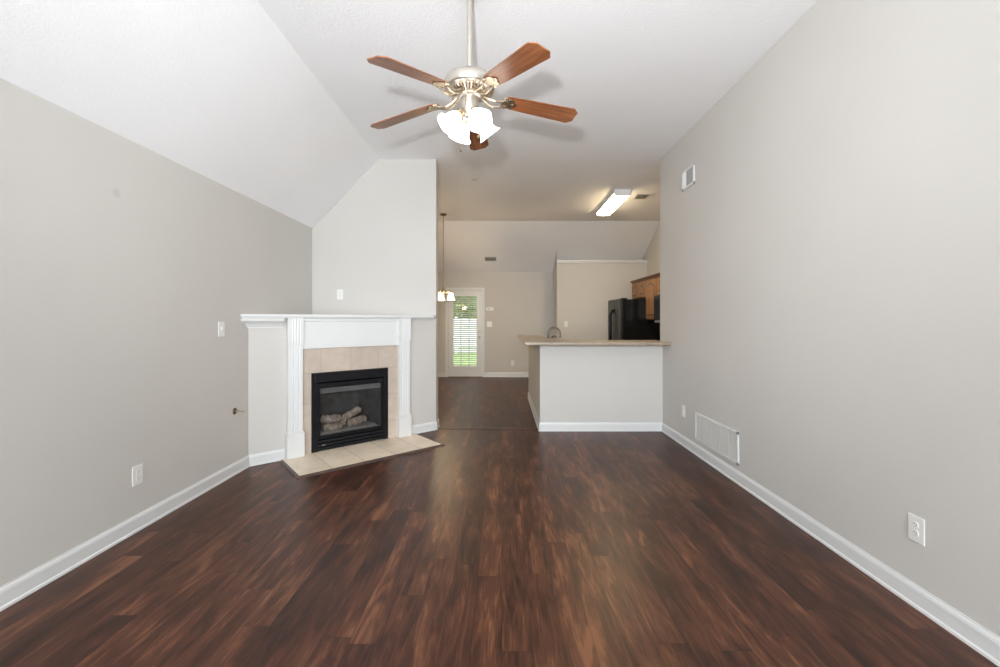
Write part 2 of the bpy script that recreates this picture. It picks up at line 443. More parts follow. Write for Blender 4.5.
# ------------------------------------------------------------------ baseboards
BP = [(0, 0), (0.019, 0), (0.018, 0.012), (0.012, 0.018), (0.012, 0.080), (0.009, 0.092), (0.005, 0.098), (0.004, 0.105), (0, 0.105)]
def baseboard(name, path, side=1, mat='trim'):
    """sweep the profile along a floor polyline; the board grows to the left of the path (side=1) or right (-1)"""
    P = [Vector(p) for p in path]; R = []
    for i, p in enumerate(P):
        dirs = []
        if i > 0: dirs.append((P[i]-P[i-1]).normalized())
        if i < len(P)-1: dirs.append((P[i+1]-P[i]).normalized())
        ns = [Vector((-d.y, d.x))*side for d in dirs]
        nn = sum(ns, Vector((0, 0))).normalized(); nn = nn/max(0.3, nn.dot(ns[0]))
        R.append([(p.x+nn.x*o, p.y+nn.y*o, h) for o, h in BP])
    return struct(MB().rings(R).build(name, mat))
# fireplace body line
A = Vector((XL, 3.922)); B = Vector((XW, 5.235))
U = (B-A).normalized(); NN = Vector((U.y, -U.x))
LF = (B-A).length
F = Matrix(((U.x, -NN.x, 0, A.x), (U.y, -NN.y, 0, A.y), (0, 0, 1, 0), (0, 0, 0, 1)))   # local: x along the face, y inward, z up
F1 = F @ T((1.0, 0, 0))
def fp(s, n=0): q = A+U*s+NN*n; return (q.x, q.y)
baseboard('baseboard_left', [(XL, YR), tuple(A), fp(0.305)], -1)
baseboard('baseboard_chimney', [fp(1.64), (XW, 5.235), (XW, YW+0.17)], -1)
baseboard('baseboard_right', [(BX, 7.40), (BX, 5.17), (XR, 5.17), (XR, YR)], -1)
baseboard('baseboard_back', [(DX1+0.07, YB), (1.19, YB)], -1)
baseboard('baseboard_dining', [(XL, YB), (DX0-0.07, YB)], -1)

# ------------------------------------------------------------------ fireplace body with the firebox recess
FS0, FS1, FZ = 0.546, 1.371, 0.815
def inL(s, y, z=0): return (s, y, z)
b_ = MB()
mid = [(0, 0), (FS0, 0), (FS0, 0.46), (FS1, 0.46), (FS1, 0), (LF, 0)]
# side masses and the mass above the recess, all in the fireplace frame (y inward)
fi = F.inverted()
corner = fi @ Vector((XL, YW, 0)); rb = fi @ Vector((XW, YW, 0))
ca = (corner.x, corner.y)
def on_left(y):                      # point of the left wall at inward distance y
    t = y/ca[1]; return (ca[0]*t, y)
def on_right(y):
    t = y/ca[1]; return (LF+(ca[0]-LF)*t, y)
b_.prism([(0, 0), (FS0, 0), (FS0, 0.46), on_left(0.46)], 0, FZ)
b_.prism([(FS1, 0), (LF, 0), on_right(0.46), (FS1, 0.46)], 0, FZ)
b_.prism([on_left(0.46), on_right(0.46), ca], 0, FZ)
b_.prism([(0, 0), (LF, 0), ca], FZ, 1.3655)
struct(b_.build('wall_fireplace', 'wall', pre=F, origin=(0,0,0)), 'angled corner wall holding the fireplace', 'wall')

# hearth
HT = 0.014
h = thing('hearth', F1, 'flat beige tiled hearth slab on the floor before the fireplace', 'hearth')
MB().box(0.275, 1.705, -0.612, -0.002, 0, HT).build('tile_slab', 'hearth_tile', h, bevel=0.002, pre=F)
r_ = MB()
pr = [(0, 0), (0.028, 0), (0.026, 0.006), (0.012, HT+0.002), (0, HT+0.002)]
path = [(0.275, -0.06), (0.275, -0.612), (1.705, -0.612), (1.705, -0.075)]
R = []
for i, p in enumerate(path):
    n = [(-1, 0), (-1, -1), (1, -1), (1, 0)][i]
    R.append([(p[0]+n[0]*o, p[1]+n[1]*o, z) for o, z in pr])
ed = r_.rings(R).build('edge_strip', 'strip', h, pre=F); ed['label'] = 'dark brown edge strip'
# tile surround
ts = MB()
ts.box(0.458, FS0, -0.02, -0.001, HT, 1.066).box(FS1, 1.495, -0.02, -0.001, HT, 1.066).box(FS0, FS1, -0.02, -0.001, FZ, 1.066)
tag(ts.build('tile_surround', 'tile', origin=F1, pre=F), 'beige stone tile surround framing the black firebox', 'tile surround')

# mantel
man = thing('fireplace_mantel', F1, 'white fluted wooden mantel with a shelf around the corner fireplace', 'mantel')
nS = 0.094
sh = MB()
pl = [fp(0, 0), (XL+0.002, YW-0.002), (XW, YW-0.002), (XW, 5.235-nS/U.x), (XL+0.002, A.y-nS/U.x+0.001)]
sh.prism(pl[1:], 1.378, 1.405)
pl2 = [(XL+0.002, YW-0.004), (XW-0.004, YW-0.004), (XW-0.004, 5.235-(nS-0.014)/U.x), (XL+0.002, A.y-(nS-0.014)/U.x)]
sh.prism(pl2, 1.366, 1.378)
sh.build('shelf', 'trim', man, bevel=0.005)
MB().box(0.453, 1.495, -0.045, -0.001, 1.064, 1.366).build('frieze_board', 'trim', man, bevel=0.003, pre=F)
MB().box(0.455, 1.490, -0.062, -0.045, 1.336, 1.366).build('bed_moulding', 'trim', man, bevel=0.010, seg=3, pre=F)
# crown on the left wing
cp_ = [(0, 1.275), (-0.012, 1.275), (-0.014, 1.290), (-0.030, 1.296), (-0.040, 1.312), (-0.062, 1.328), (-0.085, 1.340), (-0.090, 1.366), (0, 1.366)]
q = MB(); R = []
for s in (0, 0.285):
    R.append([((s + (y*U.y/U.x*1.0 if s == 0 else 0)), y, z) for y, z in cp_])
q.rings(R).build('crown_moulding', 'trim', man, pre=F, smooth=False)
def fluted(s0, s1, n0, z0, z1, nf=4, d=0.007):
    w_ = s1-s0; m_ = 0.022; gw = (w_-2*m_)/nf
    pts = [(s0, -0.001), (s0, -n0)]
    for i in range(nf):
        a = s0+m_+gw*i
        for k, dd in ((0.12, 0), (0.24, 0.7), (0.5, 1), (0.76, 0.7), (0.88, 0)):
            pts.append((a+gw*k, -n0+d*dd))
    pts += [(s1, -n0), (s1, -0.001)]
    return MB().prism(pts, z0, z1)
for sc_ in (0.388, 1.558):
    p = fluted(sc_-0.067, sc_+0.067, 0.060, 0.262, 1.116).build('pilaster', 'trim', man, pre=F)
    MB().box(sc_-0.079, sc_+0.079, -0.082, -0.001, HT+0.001, 0.250).box(sc_-0.073, sc_+0.073, -0.074, -0.001, 0.250, 0.262).build('plinth_block', 'trim', p, bevel=0.003, pre=F)
    fluted(sc_-0.072, sc_+0.072, 0.078, 1.116, 1.366).build('cap_block', 'trim', p, pre=F)

# firebox
fb = thing('gas_fireplace', F1, 'black metal gas fireplace insert with glass front inside the tile surround', 'fireplace')
z0 = HT+0.002
fr = MB()
GS0, GS1, GZ0, GZ1 = 0.609, 1.317, 0.150, 0.672
fr.box(FS0+0.002, GS0, -0.028, 0.05, z0, FZ-0.003).box(GS1, FS1-0.002, -0.028, 0.05, z0, FZ-0.003)
fr.box(GS0, GS1, -0.018, 0.05, GZ1, 0.700)
fr.build('surround_frame', 'black_metal', fb, bevel=0.003, pre=F)
MB().box(GS0-0.03, GS1+0.03, -0.040, 0.03, 0.716, FZ-0.003).build('hood_panel', 'black_metal', fb, bevel=0.006, pre=F)
lv = MB()
lv.box(GS0, GS1, 0.015, 0.03, z0, GZ0-0.012)
for k in range(3):
    zz = z0+0.010+k*0.036
    lv.prism([(-0.026, zz), (-0.020, zz+0.026), (0.012, zz+0.030), (0.012, zz+0.022)], GS0, GS1, 'x')
lv.box(GS0, GS1, -0.020, 0.05, GZ0-0.014, GZ0)
lv.build('louver_panel', 'black_metal', fb, bevel=0.002, pre=F)
gf = MB()
t_ = 0.022
for q in ((GS0, GS0+t_, GZ0, GZ1), (GS1-t_, GS1, GZ0, GZ1), (GS0, GS1, GZ0, GZ0+t_*0.6), (GS0, GS1, GZ1-t_, GZ1)): gf.box(q[0], q[1], -0.012, 0.012, q[2], q[3])
gfo = gf.build('glass_frame', 'black_metal', fb, bevel=0.003, pre=F)
MB().box(GS0+t_, GS1-t_, -0.001, 0.003, GZ0+t_*0.6, GZ1-t_).build('glass_pane', 'fire_glass', gfo, pre=F)
ch = MB()
q0 = [(GS0-0.0, 0.052), (GS1, 0.052), (GS1-0.11, 0.40), (GS0+0.11, 0.40)]
for i in ((1, 2), (2, 3), (3, 0)):
    a, b = q0[i[0]], q0[i[1]]
    ch.poly([(a[0], a[1], GZ0), (b[0], b[1], GZ0), (b[0], b[1], GZ1+0.02), (a[0], a[1], GZ1+0.02)])
ch.poly([(x, y, GZ0+0.004) for x, y in q0]); ch.poly([(x, y, GZ1+0.02) for x, y in q0])
ch.build('firebox_lining', 'firebrick', fb, pre=F)
MB().prism([(0.030, 0.590), (0.030, 0.672), (0.040, 0.672), (0.075, 0.590)], GS0+0.01, GS1-0.01, 'x').build('inner_hood', 'hood', fb, pre=F)
# ember bed
eb = MB(); nx, ny = 36, 12; V = []
for j in range(ny+1):
    row = []
    for i in range(nx+1):
        y = 0.058+0.27*j/ny
        x = 0.615+0.66*i/nx + (0.0 if j == 0 else 0)
        ins = 0.07*j/ny
        x = (0.61+ins)+(0.67-2*ins)*i/nx
        z = 0.176+0.030*j/ny+0.010*mnoise.noise(Vector((x*40, y*40, 3)))
        if j == 0: z = GZ0+0.006
        row.append(eb.bm.verts.new((x, y, z)))
    V.append(row)
for j in range(ny):
    for i in range(nx): eb.bm.faces.new((V[j][i], V[j][i+1], V[j+1][i+1], V[j+1][i]))
eb.build('ember_bed', 'ember', fb, pre=F, smooth=True)
for s in (0.655, 0.672): MB().lathe([(0.006, 0), (0.006, 0.012)], (s, -0.026, 0.075), Matrix.Rotation(PI/2, 4, 'X'), 8).build('control_knob', 'hood', fb, pre=F)['label'] = 'small grey control knob'
# gas logs
def gas_log(p0, p1, r, label, seed):
    P0, P1 = Vector(p0), Vector(p1); n = 16; pts = []; rad = []
    for i in range(n+1):
        t = i/n; q = P0.lerp(P1, t)
        wob = 0.007*mnoise.noise(Vector((t*4, seed, 0)))
        q = q+Vector((0, wob, wob))
        e_ = min(1, min(t, 1-t)*9+0.55)
        pts.append(q); rad.append(r*e_*(1+0.16*mnoise.noise(Vector((t*5, seed*3.1, 1)))-0.12*t))
    mb = MB().tube(pts, rad, 14)
    for v in mb.bm.verts:
        d = mnoise.noise(v.co*34+Vector((seed, 0, 0)))*0.006
        v.co += Vector((0, d, d))
    o = mb.build('gas_log', 'log', pre=F, smooth=True)
    return tag(o, label, 'fire log', 'ceramic logs in the fireplace')
gas_log((0.710, 0.200, 0.283), (0.930, 0.230, 0.268), 0.050, 'thick log lying at the back left of the fireplace', 1.3)
gas_log((0.705, 0.105, 0.213), (0.905, 0.125, 0.210), 0.043, 'log lying at the front left of the fireplace', 2.7)
gas_log((0.910, 0.130, 0.220), (0.940, 0.170, 0.273), 0.034, 'stubby middle log between the left and right fireplace logs', 4.1)
gas_log((0.970, 0.120, 0.220), (1.185, 0.155, 0.240), 0.046, 'log lying at the lower right of the fireplace', 5.9)
gas_log((0.950, 0.190, 0.266), (1.150, 0.235, 0.342), 0.045, 'log slanting up to the right across the fireplace logs', 7.2)

# ------------------------------------------------------------------ breakfast bar top
top = MB().prism([(0.258, 4.90), (XR-0.003, 4.90), (XR-0.003, 5.40), (1.10, 5.43), (0.82, 5.62), (0.67, 6.20), (0.63, 7.15), (0.258, 7.15)], 1.0555, 1.096)
tag(top.build('bar_countertop', 'laminate', bevel=0.014, seg=4), 'tan speckled L-shaped countertop on the white half wall', 'countertop')

# kitchen sink counter behind the bar, and its faucet
sc = thing('sink_cabinet', TR(0.9, 6.35, 0), 'low oak sink cabinet behind the breakfast bar, mostly hidden', 'cabinet')
MB().box(0.590, 1.17, 5.66, 7.04, 0.10, 0.868).box(0.590, 1.10, 5.66, 7.04, 0, 0.10).build('body', 'oak', sc, bevel=0.003)
for y0 in (5.68, 6.37):
    d = MB().box(1.172, 1.19, y0, y0+0.65, 0.13, 0.84).build('door', 'oak', sc, bevel=0.004)
    MB().lathe([(0.006, 0), (0.006, 0.015), (0.014, 0.018), (0.014, 0.026)], (1.19, y0+(0.6 if y0 < 6 else 0.05), 0.78), Matrix.Rotation(PI/2, 4, 'Y'), 12).build('knob', 'nickel', d, smooth=True)
kt = thing('sink_countertop', TR(0.9, 6.35, 0.87), 'lower tan kitchen countertop with a sink behind the bar', 'countertop')
t = MB()
for q in ((0.590, 0.74, 5.64, 7.06), (1.08, 1.20, 5.64, 7.06), (0.74, 1.08, 5.64, 5.72), (0.74, 1.08, 6.38, 7.06)): t.box(q[0], q[1], q[2], q[3], 0.870, 0.910)
t.build('slab', 'laminate', kt)
bs = MB()
bs.box(0.725, 1.095, 5.705, 6.395, 0.9105, 0.914)
bs.bm.free(); bs = MB()
for q in ((0.728, 0.742, 5.708, 6.392, 0.75, 0.914), (1.078, 1.092, 5.708, 6.392, 0.75, 0.914), (0.742, 1.078, 5.708, 5.722, 0.75, 0.914), (0.742, 1.078, 6.378, 6.392, 0.75, 0.914), (0.742, 1.078, 5.722, 6.378, 0.75, 0.76)): bs.box(*q)
bs.build('sink_basin', 'nickel', kt)
fx, fy, fz = 0.655, 6.0, 0.911
fa = thing('faucet', TR(fx, fy, fz), 'arched metal kitchen faucet rising behind the breakfast bar', 'faucet')
MB().lathe([(0.030, 0), (0.030, 0.008), (0.020, 0.020), (0.017, 0.06)], (fx, fy, fz), n=18).build('base', 'chrome', fa, smooth=True)
pts = [(fx, fy, fz+0.05), (fx, fy, fz+0.25)]
for k in range(1, 13):
    a = PI-PI*k/12*0.93
    pts.append((fx+0.080+0.080*math.cos(a), fy, fz+0.25+0.085*math.sin(a)))
pts.append((fx+0.166, fy, fz+0.19))
MB().tube(pts, [0.0125]*12+[0.0125, 0.014, 0.016], 12).build('spout', 'chrome', fa, smooth=True)
MB().lathe([(0.014, 0), (0.016, 0.02), (0.012, 0.10)], (fx-0.01, fy-0.09, fz), n=14).tube([(fx-0.01, fy-0.09, fz+0.10), (fx-0.02, fy-0.10, fz+0.155), (fx-0.03, fy-0.12, fz+0.19)], [0.012, 0.010, 0.008], 10).build('lever_handle', 'chrome', fa, smooth=True)
MB().lathe([(0.012, 0), (0.012, 0.16), (0.018, 0.17), (0.014, 0.20)], (fx+0.07, fy+0.14, fz), n=14).tube([(fx+0.07, fy+0.14, fz+0.19), (fx+0.10, fy+0.12, fz+0.215), (fx+0.125, fy+0.11, fz+0.20)], 0.008, 10).build('side_spray', 'chrome', fa, smooth=True)

# ------------------------------------------------------------------ refrigerator
fx0, fy0, fy1, fzt = 2.307, 8.35, 9.25, 1.772
rf = thing('refrigerator', TR(2.72, 8.8, 0), 'black side-by-side refrigerator beyond the bar under the oak cabinets', 'refrigerator')
MB().box(fx0+0.075, 3.12, fy0, fy1, 0.03, fzt-0.015).build('body', 'black_gloss', rf, bevel=0.008)
for xa, xb in ((fx0+0.09, fx0+0.2), (2.95, 3.10)): MB().box(xa, xb, fy0+0.02, fy1-0.02, 0.0, 0.03).build('foot_rail', 'black_metal', rf)
for y0, y1 in ((fy0+0.002, 8.793), (8.805, fy1-0.002)):
    d = MB().box(fx0, fx0+0.070, y0, y1, 0.10, fzt).build('door', 'fridge_door', rf, bevel=0.014, seg=3)
    yy = 8.755 if y0 < 8.5 else 8.845
    sgn = -1 if y0 < 8.5 else 1
    pts = []
    for k in range(17):
        t_ = k/16; zz = 0.55+1.02*t_
        out = 0.058*min(1, math.sin(PI*min(max(t_, 0.0), 1))*3.2)
        pts.append((fx0-0.004-out, yy+sgn*(0.02-0.05*min(1, math.sin(PI*t_)*2.5))*-0.4, zz))
    MB().tube(pts, 0.015, 10).build('handle', 'black_gloss', d, smooth=True)
for ya, yb in ((fy0+0.02, fy0+0.10), (fy1-0.10, fy1-0.02)): MB().box(fx0+0.05, fx0+0.16, ya, yb, fzt-0.015, fzt+0.012).build('hinge_cover', 'black_metal', rf, bevel=0.004)

# ------------------------------------------------------------------ upper cabinets and microwave on the kitchen side wall
CX = 2.84
def arch_poly(y0, y1, z0, z1, rise):
    pts = [(y0, z0), (y1, z0), (y1, z1-rise)]
    w_ = y1-y0
    pts.append((y1-w_*0.12, z1-rise))
    for k in range(0, 11):
        a = k/10; yy = y1-w_*0.12-(w_*0.76)*a
        pts.append((yy, z1-rise+rise*math.sin(PI*a)**0.8))
    pts.append((y0, z1-rise))
    out = []
    for p in pts:
        if not out or (abs(p[0]-out[-1][0])+abs(p[1]-out[-1][1])) > 1e-5: out.append(p)
    return out
def upper_cab(name, y0, y1, z0, z1, nd, label, crown=True):
    cb = thing(name, TR((CX+XK)/2, (y0+y1)/2, z0), label, 'cabinet', 'oak wall cabinets')
    MB().box(CX, XK-0.003, y0, y1, z0, z1).build('body', 'oak', cb, bevel=0.002)
    g = 0.022; wd = (y1-y0-g*(nd+1))/nd
    for i in range(nd):
        a = y0+g+(wd+g)*i
        d = MB().box(CX-0.020, CX-0.001, a, a+wd, z0+0.02, z1-0.025).build('door', 'oak', cb, bevel=0.004)
        mrg = 0.055 if z1-z0 > 0.5 else 0.045
        zp0, zp1 = z0+0.02+mrg, z1-0.025-mrg+0.01
        gr = MB().prism(arch_poly(a+mrg, a+wd-mrg, zp0, zp1, 0.065), CX-0.0215, CX-0.0195, 'x').build('panel_groove', 'oak_groove', d)
        MB().prism(arch_poly(a+mrg+0.026, a+wd-mrg-0.026, zp0+0.020, zp1-0.026, 0.055), CX-0.027, CX-0.021, 'x').build('raised_panel', 'oak', d, bevel=0.004)
    pr = [(0, 0), (-0.012, 0), (-0.018, 0.02), (-0.045, 0.045), (-0.05, 0.06), (0, 0.06)]
    MB().prism([(CX+x, z1+z) for x, z in pr], y0, y1, 'y').box(CX, XK-0.003, y0, y1, z1, z1+0.012).build('crown_moulding', 'oak_dark', cb)
    return cb
upper_cab('wall_cabinet', 8.362, 9.255, 1.80, 2.13, 2, 'short oak cabinet with two arched doors directly above the refrigerator')
upper_cab('wall_cabinet', 7.782, 8.358, 1.36, 2.13, 1, 'tall oak cabinet with one arched door between refrigerator and microwave')
upper_cab('wall_cabinet', 7.02, 7.778, 1.80, 2.13, 2, 'short oak cabinet above the microwave, at the edge of the right wall')
mw = thing('microwave', TR(2.97, 7.4, 1.30), 'black over-range microwave hung below the nearest oak cabinet', 'microwave')
MB().box(2.80, XK-0.003, 7.03, 7.770, 1.30, 1.797).build('body', 'black_gloss', mw, bevel=0.006)
dm = MB().box(2.775, 2.798, 7.22, 7.768, 1.36, 1.792).build('door', 'black_gloss', mw, bevel=0.006)
MB().tube([(2.774, 7.25, 1.42), (2.745, 7.25, 1.45), (2.745, 7.25, 1.70), (2.774, 7.25, 1.73)], 0.009, 8).build('handle', 'black_gloss', dm, smooth=True)
MB().box(2.777, 2.798, 7.035, 7.21, 1.36, 1.792).build('control_panel', 'black_gloss', mw, bevel=0.004)
MB().box(2.79, 2.80, 7.035, 7.765, 1.305, 1.352).build('vent_grille', 'hood', mw)

# ------------------------------------------------------------------ garden door
dr = bpy.data.objects.new('door_1', None); COL.objects.link(dr)
dr.matrix_world = T(((DX0+DX1)/2, YB, 0)); WM['door_1'] = dr.matrix_world.copy()
struct(dr, 'white glazed garden door with blinds in the far wall', 'door')
GX0, GX1, GB0, GB1 = -1.165, -0.590, 0.235, 1.92
sl = MB()
y0, y1 = YB+0.012, YB+0.056
sl.box(DX0+0.003, GX0, y0, y1, 0.012, DZ-0.003).box(GX1, DX1-0.003, y0, y1, 0.012, DZ-0.003).box(GX0, GX1, y0, y1, 0.012, GB0).box(GX0, GX1, y0, y1, GB1, DZ-0.003)
sl.build('door_slab', 'trim', dr)
lf = MB()
for q in ((GX0-0.03, GX0+0.012, GB0-0.03, GB1+0.03), (GX1-0.012, GX1+0.03, GB0-0.03, GB1+0.03)): lf.box(q[0], q[1], y0-0.008, y0, q[2], q[3])
for z in (GB0-0.03, GB1-0.012): lf.box(GX0+0.012, GX1-0.012, y0-0.008, y0, z, z+0.042)
lf.build('lite_frame', 'trim', dr, bevel=0.004)
MB().box(GX0, GX1, YB+0.044, YB+0.048, GB0, GB1).build('glass_pane', 'glass', dr)
mt = MB()
for k in (1, 2): x = GX0+(GX1-GX0)*k/3; mt.box(x-0.008, x+0.008, YB+0.005, YB+0.011, GB0, GB1)
for k in range(1, 5): z = GB0+(GB1-GB0)*k/5; mt.box(GX0, GX1, YB+0.0055, YB+0.0105, z-0.008, z+0.008)
mt.build('muntin_grid', 'vent_tan', dr)
bl = MB()
zz = GB0+0.05
while zz < GB1-0.02:
    bl.poly([(GX0+0.006, YB+0.014, zz+0.011), (GX1-0.006, YB+0.014, zz+0.011), (GX1-0.006, YB+0.034, zz-0.011), (GX0+0.006, YB+0.034, zz-0.011)])
    zz += 0.048
bl.box(GX0+0.004, GX1-0.004, YB+0.014, YB+0.034, GB0+0.012, GB0+0.034)
bl.build('blind', 'slat', dr)
hx = -0.535
MB().lathe([(0.030, 0), (0.030, 0.006), (0.022, 0.012), (0.012, 0.016), (0.012, 0.040), (0.026, 0.048), (0.030, 0.062), (0.020, 0.074), (0.004, 0.078)], (hx, y0, 0.94), Matrix.Rotation(PI/2, 4, 'X'), 18).build('door_knob', 'nickel', dr, smooth=True)
MB().lathe([(0.030, 0), (0.030, 0.010), (0.022, 0.016)], (hx, y0, 1.09), Matrix.Rotation(PI/2, 4, 'X'), 18).box(hx-0.005, hx+0.005, y0-0.030, y0-0.012, 1.07, 1.11).build('deadbolt', 'nickel', dr, smooth=True)
for z in (0.25, 1.02, 1.80):
    MB().lathe([(0.006, -0.045), (0.006, 0.045)], (DX0+0.0, YB+0.004, z), n=10).box(DX0+0.004, DX0+0.012, YB+0.006, YB+0.012, z-0.045, z+0.045).build('hinge', 'nickel', dr)
cs = MB()
for a, b, zt in ((DX0-0.062, DX0-0.006, DZ+0.062), (DX1+0.006, DX1+0.062, DZ+0.062)): cs.box(a, b, YB-0.016, YB-0.0005, 0, zt)
cs.box(DX0-0.006, DX1+0.006, YB-0.016, YB-0.0005, DZ+0.006, DZ+0.062)
cs.box(DX0-0.028, DX0-0.001, YB, YB+0.11, 0, DZ).box(DX1+0.001, DX1+0.028, YB, YB+0.11, 0, DZ).box(DX0-0.028, DX1+0.028, YB, YB+0.11, DZ+0.001, DZ+0.028)
cs.build('casing', 'trim', dr, bevel=0.004)
MB().box(DX0, DX1, YB+0.0, YB+0.12, 0.0, 0.010).build('threshold', 'bronze', dr)

# ------------------------------------------------------------------ outlets, switches, plates
def plate_base(o, w=0.079, h=0.124):
    MB().box(-w/2, w/2, -0.006, -0.0005, -h/2, h/2).build('cover_plate', 'plastic', o, bevel=0.003, pre=WM[o.name])
def outlet(mat, label):
    o = thing('wall_outlet', mat, label, 'outlet', 'white duplex wall outlets')
    plate_base(o)
    for dz in (-0.020, 0.020):
        pts = []
        for k in range(20):
            a = 2*PI*k/20; pts.append((max(-0.0135, min(0.0135, 0.0172*math.cos(a))), dz+0.0145*math.sin(a)))
        rc = MB().prism(pts, -0.0085, -0.0055, 'y').build('receptacle', 'plastic', o, pre=mat)
        sl = MB()
        for dx, hh in ((-0.0055, 0.009), (0.0055, 0.007)): sl.box(dx-0.0012, dx+0.0012, -0.0088, -0.0080, dz+0.001, dz+0.001+hh)
        sl.lathe([(0.0022, 0), (0.0022, 0.0009)], (0, -0.0080, dz-0.006), Matrix.Rotation(PI/2, 4, 'X'), 8)
        sl.build('slots', 'slot', rc, pre=mat)
    MB().lathe([(0.003, 0), (0.0025, 0.001)], (0, -0.006, 0), Matrix.Rotation(PI/2, 4, 'X'), 8).build('screw', 'grille', o, pre=mat)
    return o
o1 = outlet(TR(XR, 2.0, 0.366, -90), 'white duplex outlet low on the right wall, nearest the camera')
dup(o1, TR(XR, 4.567, 0.372, -90), 'small white outlet low on the right wall, between bar and return grille')
dup(o1, TR(XL, 2.725, 0.356, 90), 'white duplex outlet low on the left wall')
dup(o1, TR(-1.995, YW, 1.665, 0), 'white outlet on the chimney wall just above the mantel shelf')
dup(o1, TR(0.251, YB, 0.33, 0), 'white outlet low on the far wall right of the garden door')
def switch(mat, label, gangs=1):
    o = thing('light_switch', mat, label, 'light switch')
    w = 0.079+0.046*(gangs-1); plate_base(o, w)
    for g in range(gangs):
        dx = (g-(gangs-1)/2)*0.046
        MB().prism([(-0.0055, -0.012), (-0.0055, 0.012), (-0.016, 0.010), (-0.013, 0.002)], dx-0.005, dx+0.005, 'x').build('toggle', 'plastic', o, bevel=0.001, pre=mat)
        for dz in (-0.03, 0.03): MB().lathe([(0.003, 0), (0.0025, 0.001)], (dx, -0.006, dz), Matrix.Rotation(PI/2, 4, 'X'), 8).build('screw', 'grille', o, pre=mat)
    return o
switch(TR(XL, 3.54, 1.275, 90), 'white light switch on the left wall beside the mantel')
switch(TR(-0.30, YB, 1.25, 0), 'white double light switch on the far wall right of the garden door', 2)
switch(TR(1.40, 9.30, 1.262, 0), 'white light switch on the kitchen partition left of the refrigerator')
bp = thing('blank_plate', TR(XL, 5.05, 1.66, 90), 'pale wall plate on the left wall in the alcove above the mantel', 'wall plate')
MB().box(-0.036, 0.036, -0.005, -0.0005, -0.058, 0.058).build('cover_plate', M['wall'], bp, bevel=0.002, pre=WM[bp.name])
MB().lathe([(0.006, 0), (0.006, 0.008), (0.003, 0.009)], (0, -0.005, 0), Matrix.Rotation(PI/2, 4, 'X'), 10).build('cable_jack', 'nickel', bp, pre=WM[bp.name])
th_ = thing('thermostat', TR(-0.29, YB, 1.57, 0), 'slim white thermostat on the far wall above the double switch', 'thermostat')
MB().box(-0.088, 0.088, -0.026, -0.0005, 0, 0.078).build('housing', 'plastic', th_, bevel=0.006, pre=WM[th_.name])
MB().box(-0.055, 0.010, -0.0272, -0.0262, 0.028, 0.058).build('display', 'grille', th_, pre=WM[th_.name])
gk = thing('gas_valve', TR(XL, 3.72, 0.553, 90), 'gas key valve on the left wall beside the fireplace', 'gas valve')
gm = WM[gk.name]
MB().lathe([(0.029, 0.0005), (0.027, 0.005), (0.016, 0.008), (0.012, 0.009)], (0, 0, 0), Matrix.Rotation(PI/2, 4, 'X'), 20).build('escutcheon', 'bronze', gk, pre=gm, smooth=True)
MB().tube([(0, -0.006, 0), (0.0, -0.085, -0.004)], 0.0055, 10).tube([(-0.012, -0.085, -0.004), (0.014, -0.088, -0.003)], 0.005, 8).build('valve_key', 'nickel', gk, pre=gm)

# ------------------------------------------------------------------ vents
# return grille low on the right wall
rm = TR(XR, 3.89, 0.15, -90)
rg = thing('return_grille', rm, 'wide white return air grille low on the right wall above the baseboard', 'vent')
w_, h_ = 0.78, 0.275
f = MB()
for q in ((-w_/2, -w_/2+0.022, 0, h_), (w_/2-0.022, w_/2, 0, h_), (-w_/2, w_/2, 0, 0.022), (-w_/2, w_/2, h_-0.022, h_)): f.box(q[0], q[1], -0.012, -0.0005, q[2], q[3])
f.build('frame', 'trim', rg, bevel=0.002, pre=rm)
for k in range(1, 5): x = -w_/2+w_*k/5; MB().box(x-0.004, x+0.004, -0.008, -0.001, 0.02, h_-0.02).build('mullion', 'grille', rg, pre=rm)
f = MB(); z = 0.026
while z < h_-0.026:
    f.poly([(-w_/2+0.02, -0.008, z), (w_/2-0.02, -0.008, z), (w_/2-0.02, -0.0015, z+0.0105), (-w_/2+0.02, -0.0015, z+0.0105)])
    z += 0.0098
f.build('louvers', 'grille', rg, pre=rm)
MB().box(-w_/2+0.02, w_/2-0.02, -0.0012, -0.0006, 0.02, h_-0.02).build('backing', 'grille', rg, pre=rm)
# supply register high on the right wall
um = TR(XR, 4.445, 2.735, -90)
ur = thing('supply_register', um, 'small white supply register high on the right wall', 'vent')
w_, h_ = 0.29, 0.205
f = MB()
for q in ((-w_/2, -w_/2+0.030, 0, h_), (w_/2-0.025, w_/2, 0, h_), (-w_/2, w_/2, 0, 0.025), (-w_/2, w_/2, h_-0.025, h_)): f.box(q[0], q[1], -0.014, -0.0005, q[2], q[3])
f.build('frame', 'trim', ur, bevel=0.003, pre=um)
f = MB()
for k in range(5):
    x = -w_/2+0.026+k*0.016
    f.prism([(x, -0.016), (x+0.003, -0.018), (x+0.0155, -0.010), (x+0.0155, -0.007)], 0.025, h_-0.025)
f.build('curved_louvers', 'trim', ur, pre=um)
f = MB()
for k in range(9):
    x = -0.030+k*0.0165
    f.prism([(x, -0.012), (x+0.002, -0.012), (x+0.008, -0.002), (x+0.006, -0.002)], 0.025, h_-0.025)
f.build('open_louvers', 'grille_dark', ur, pre=um)
MB().box(-w_/2+0.02, w_/2-0.02, -0.0012, -0.0006, 0.02, h_-0.02).build('backing', 'grille_dark', ur, pre=um)
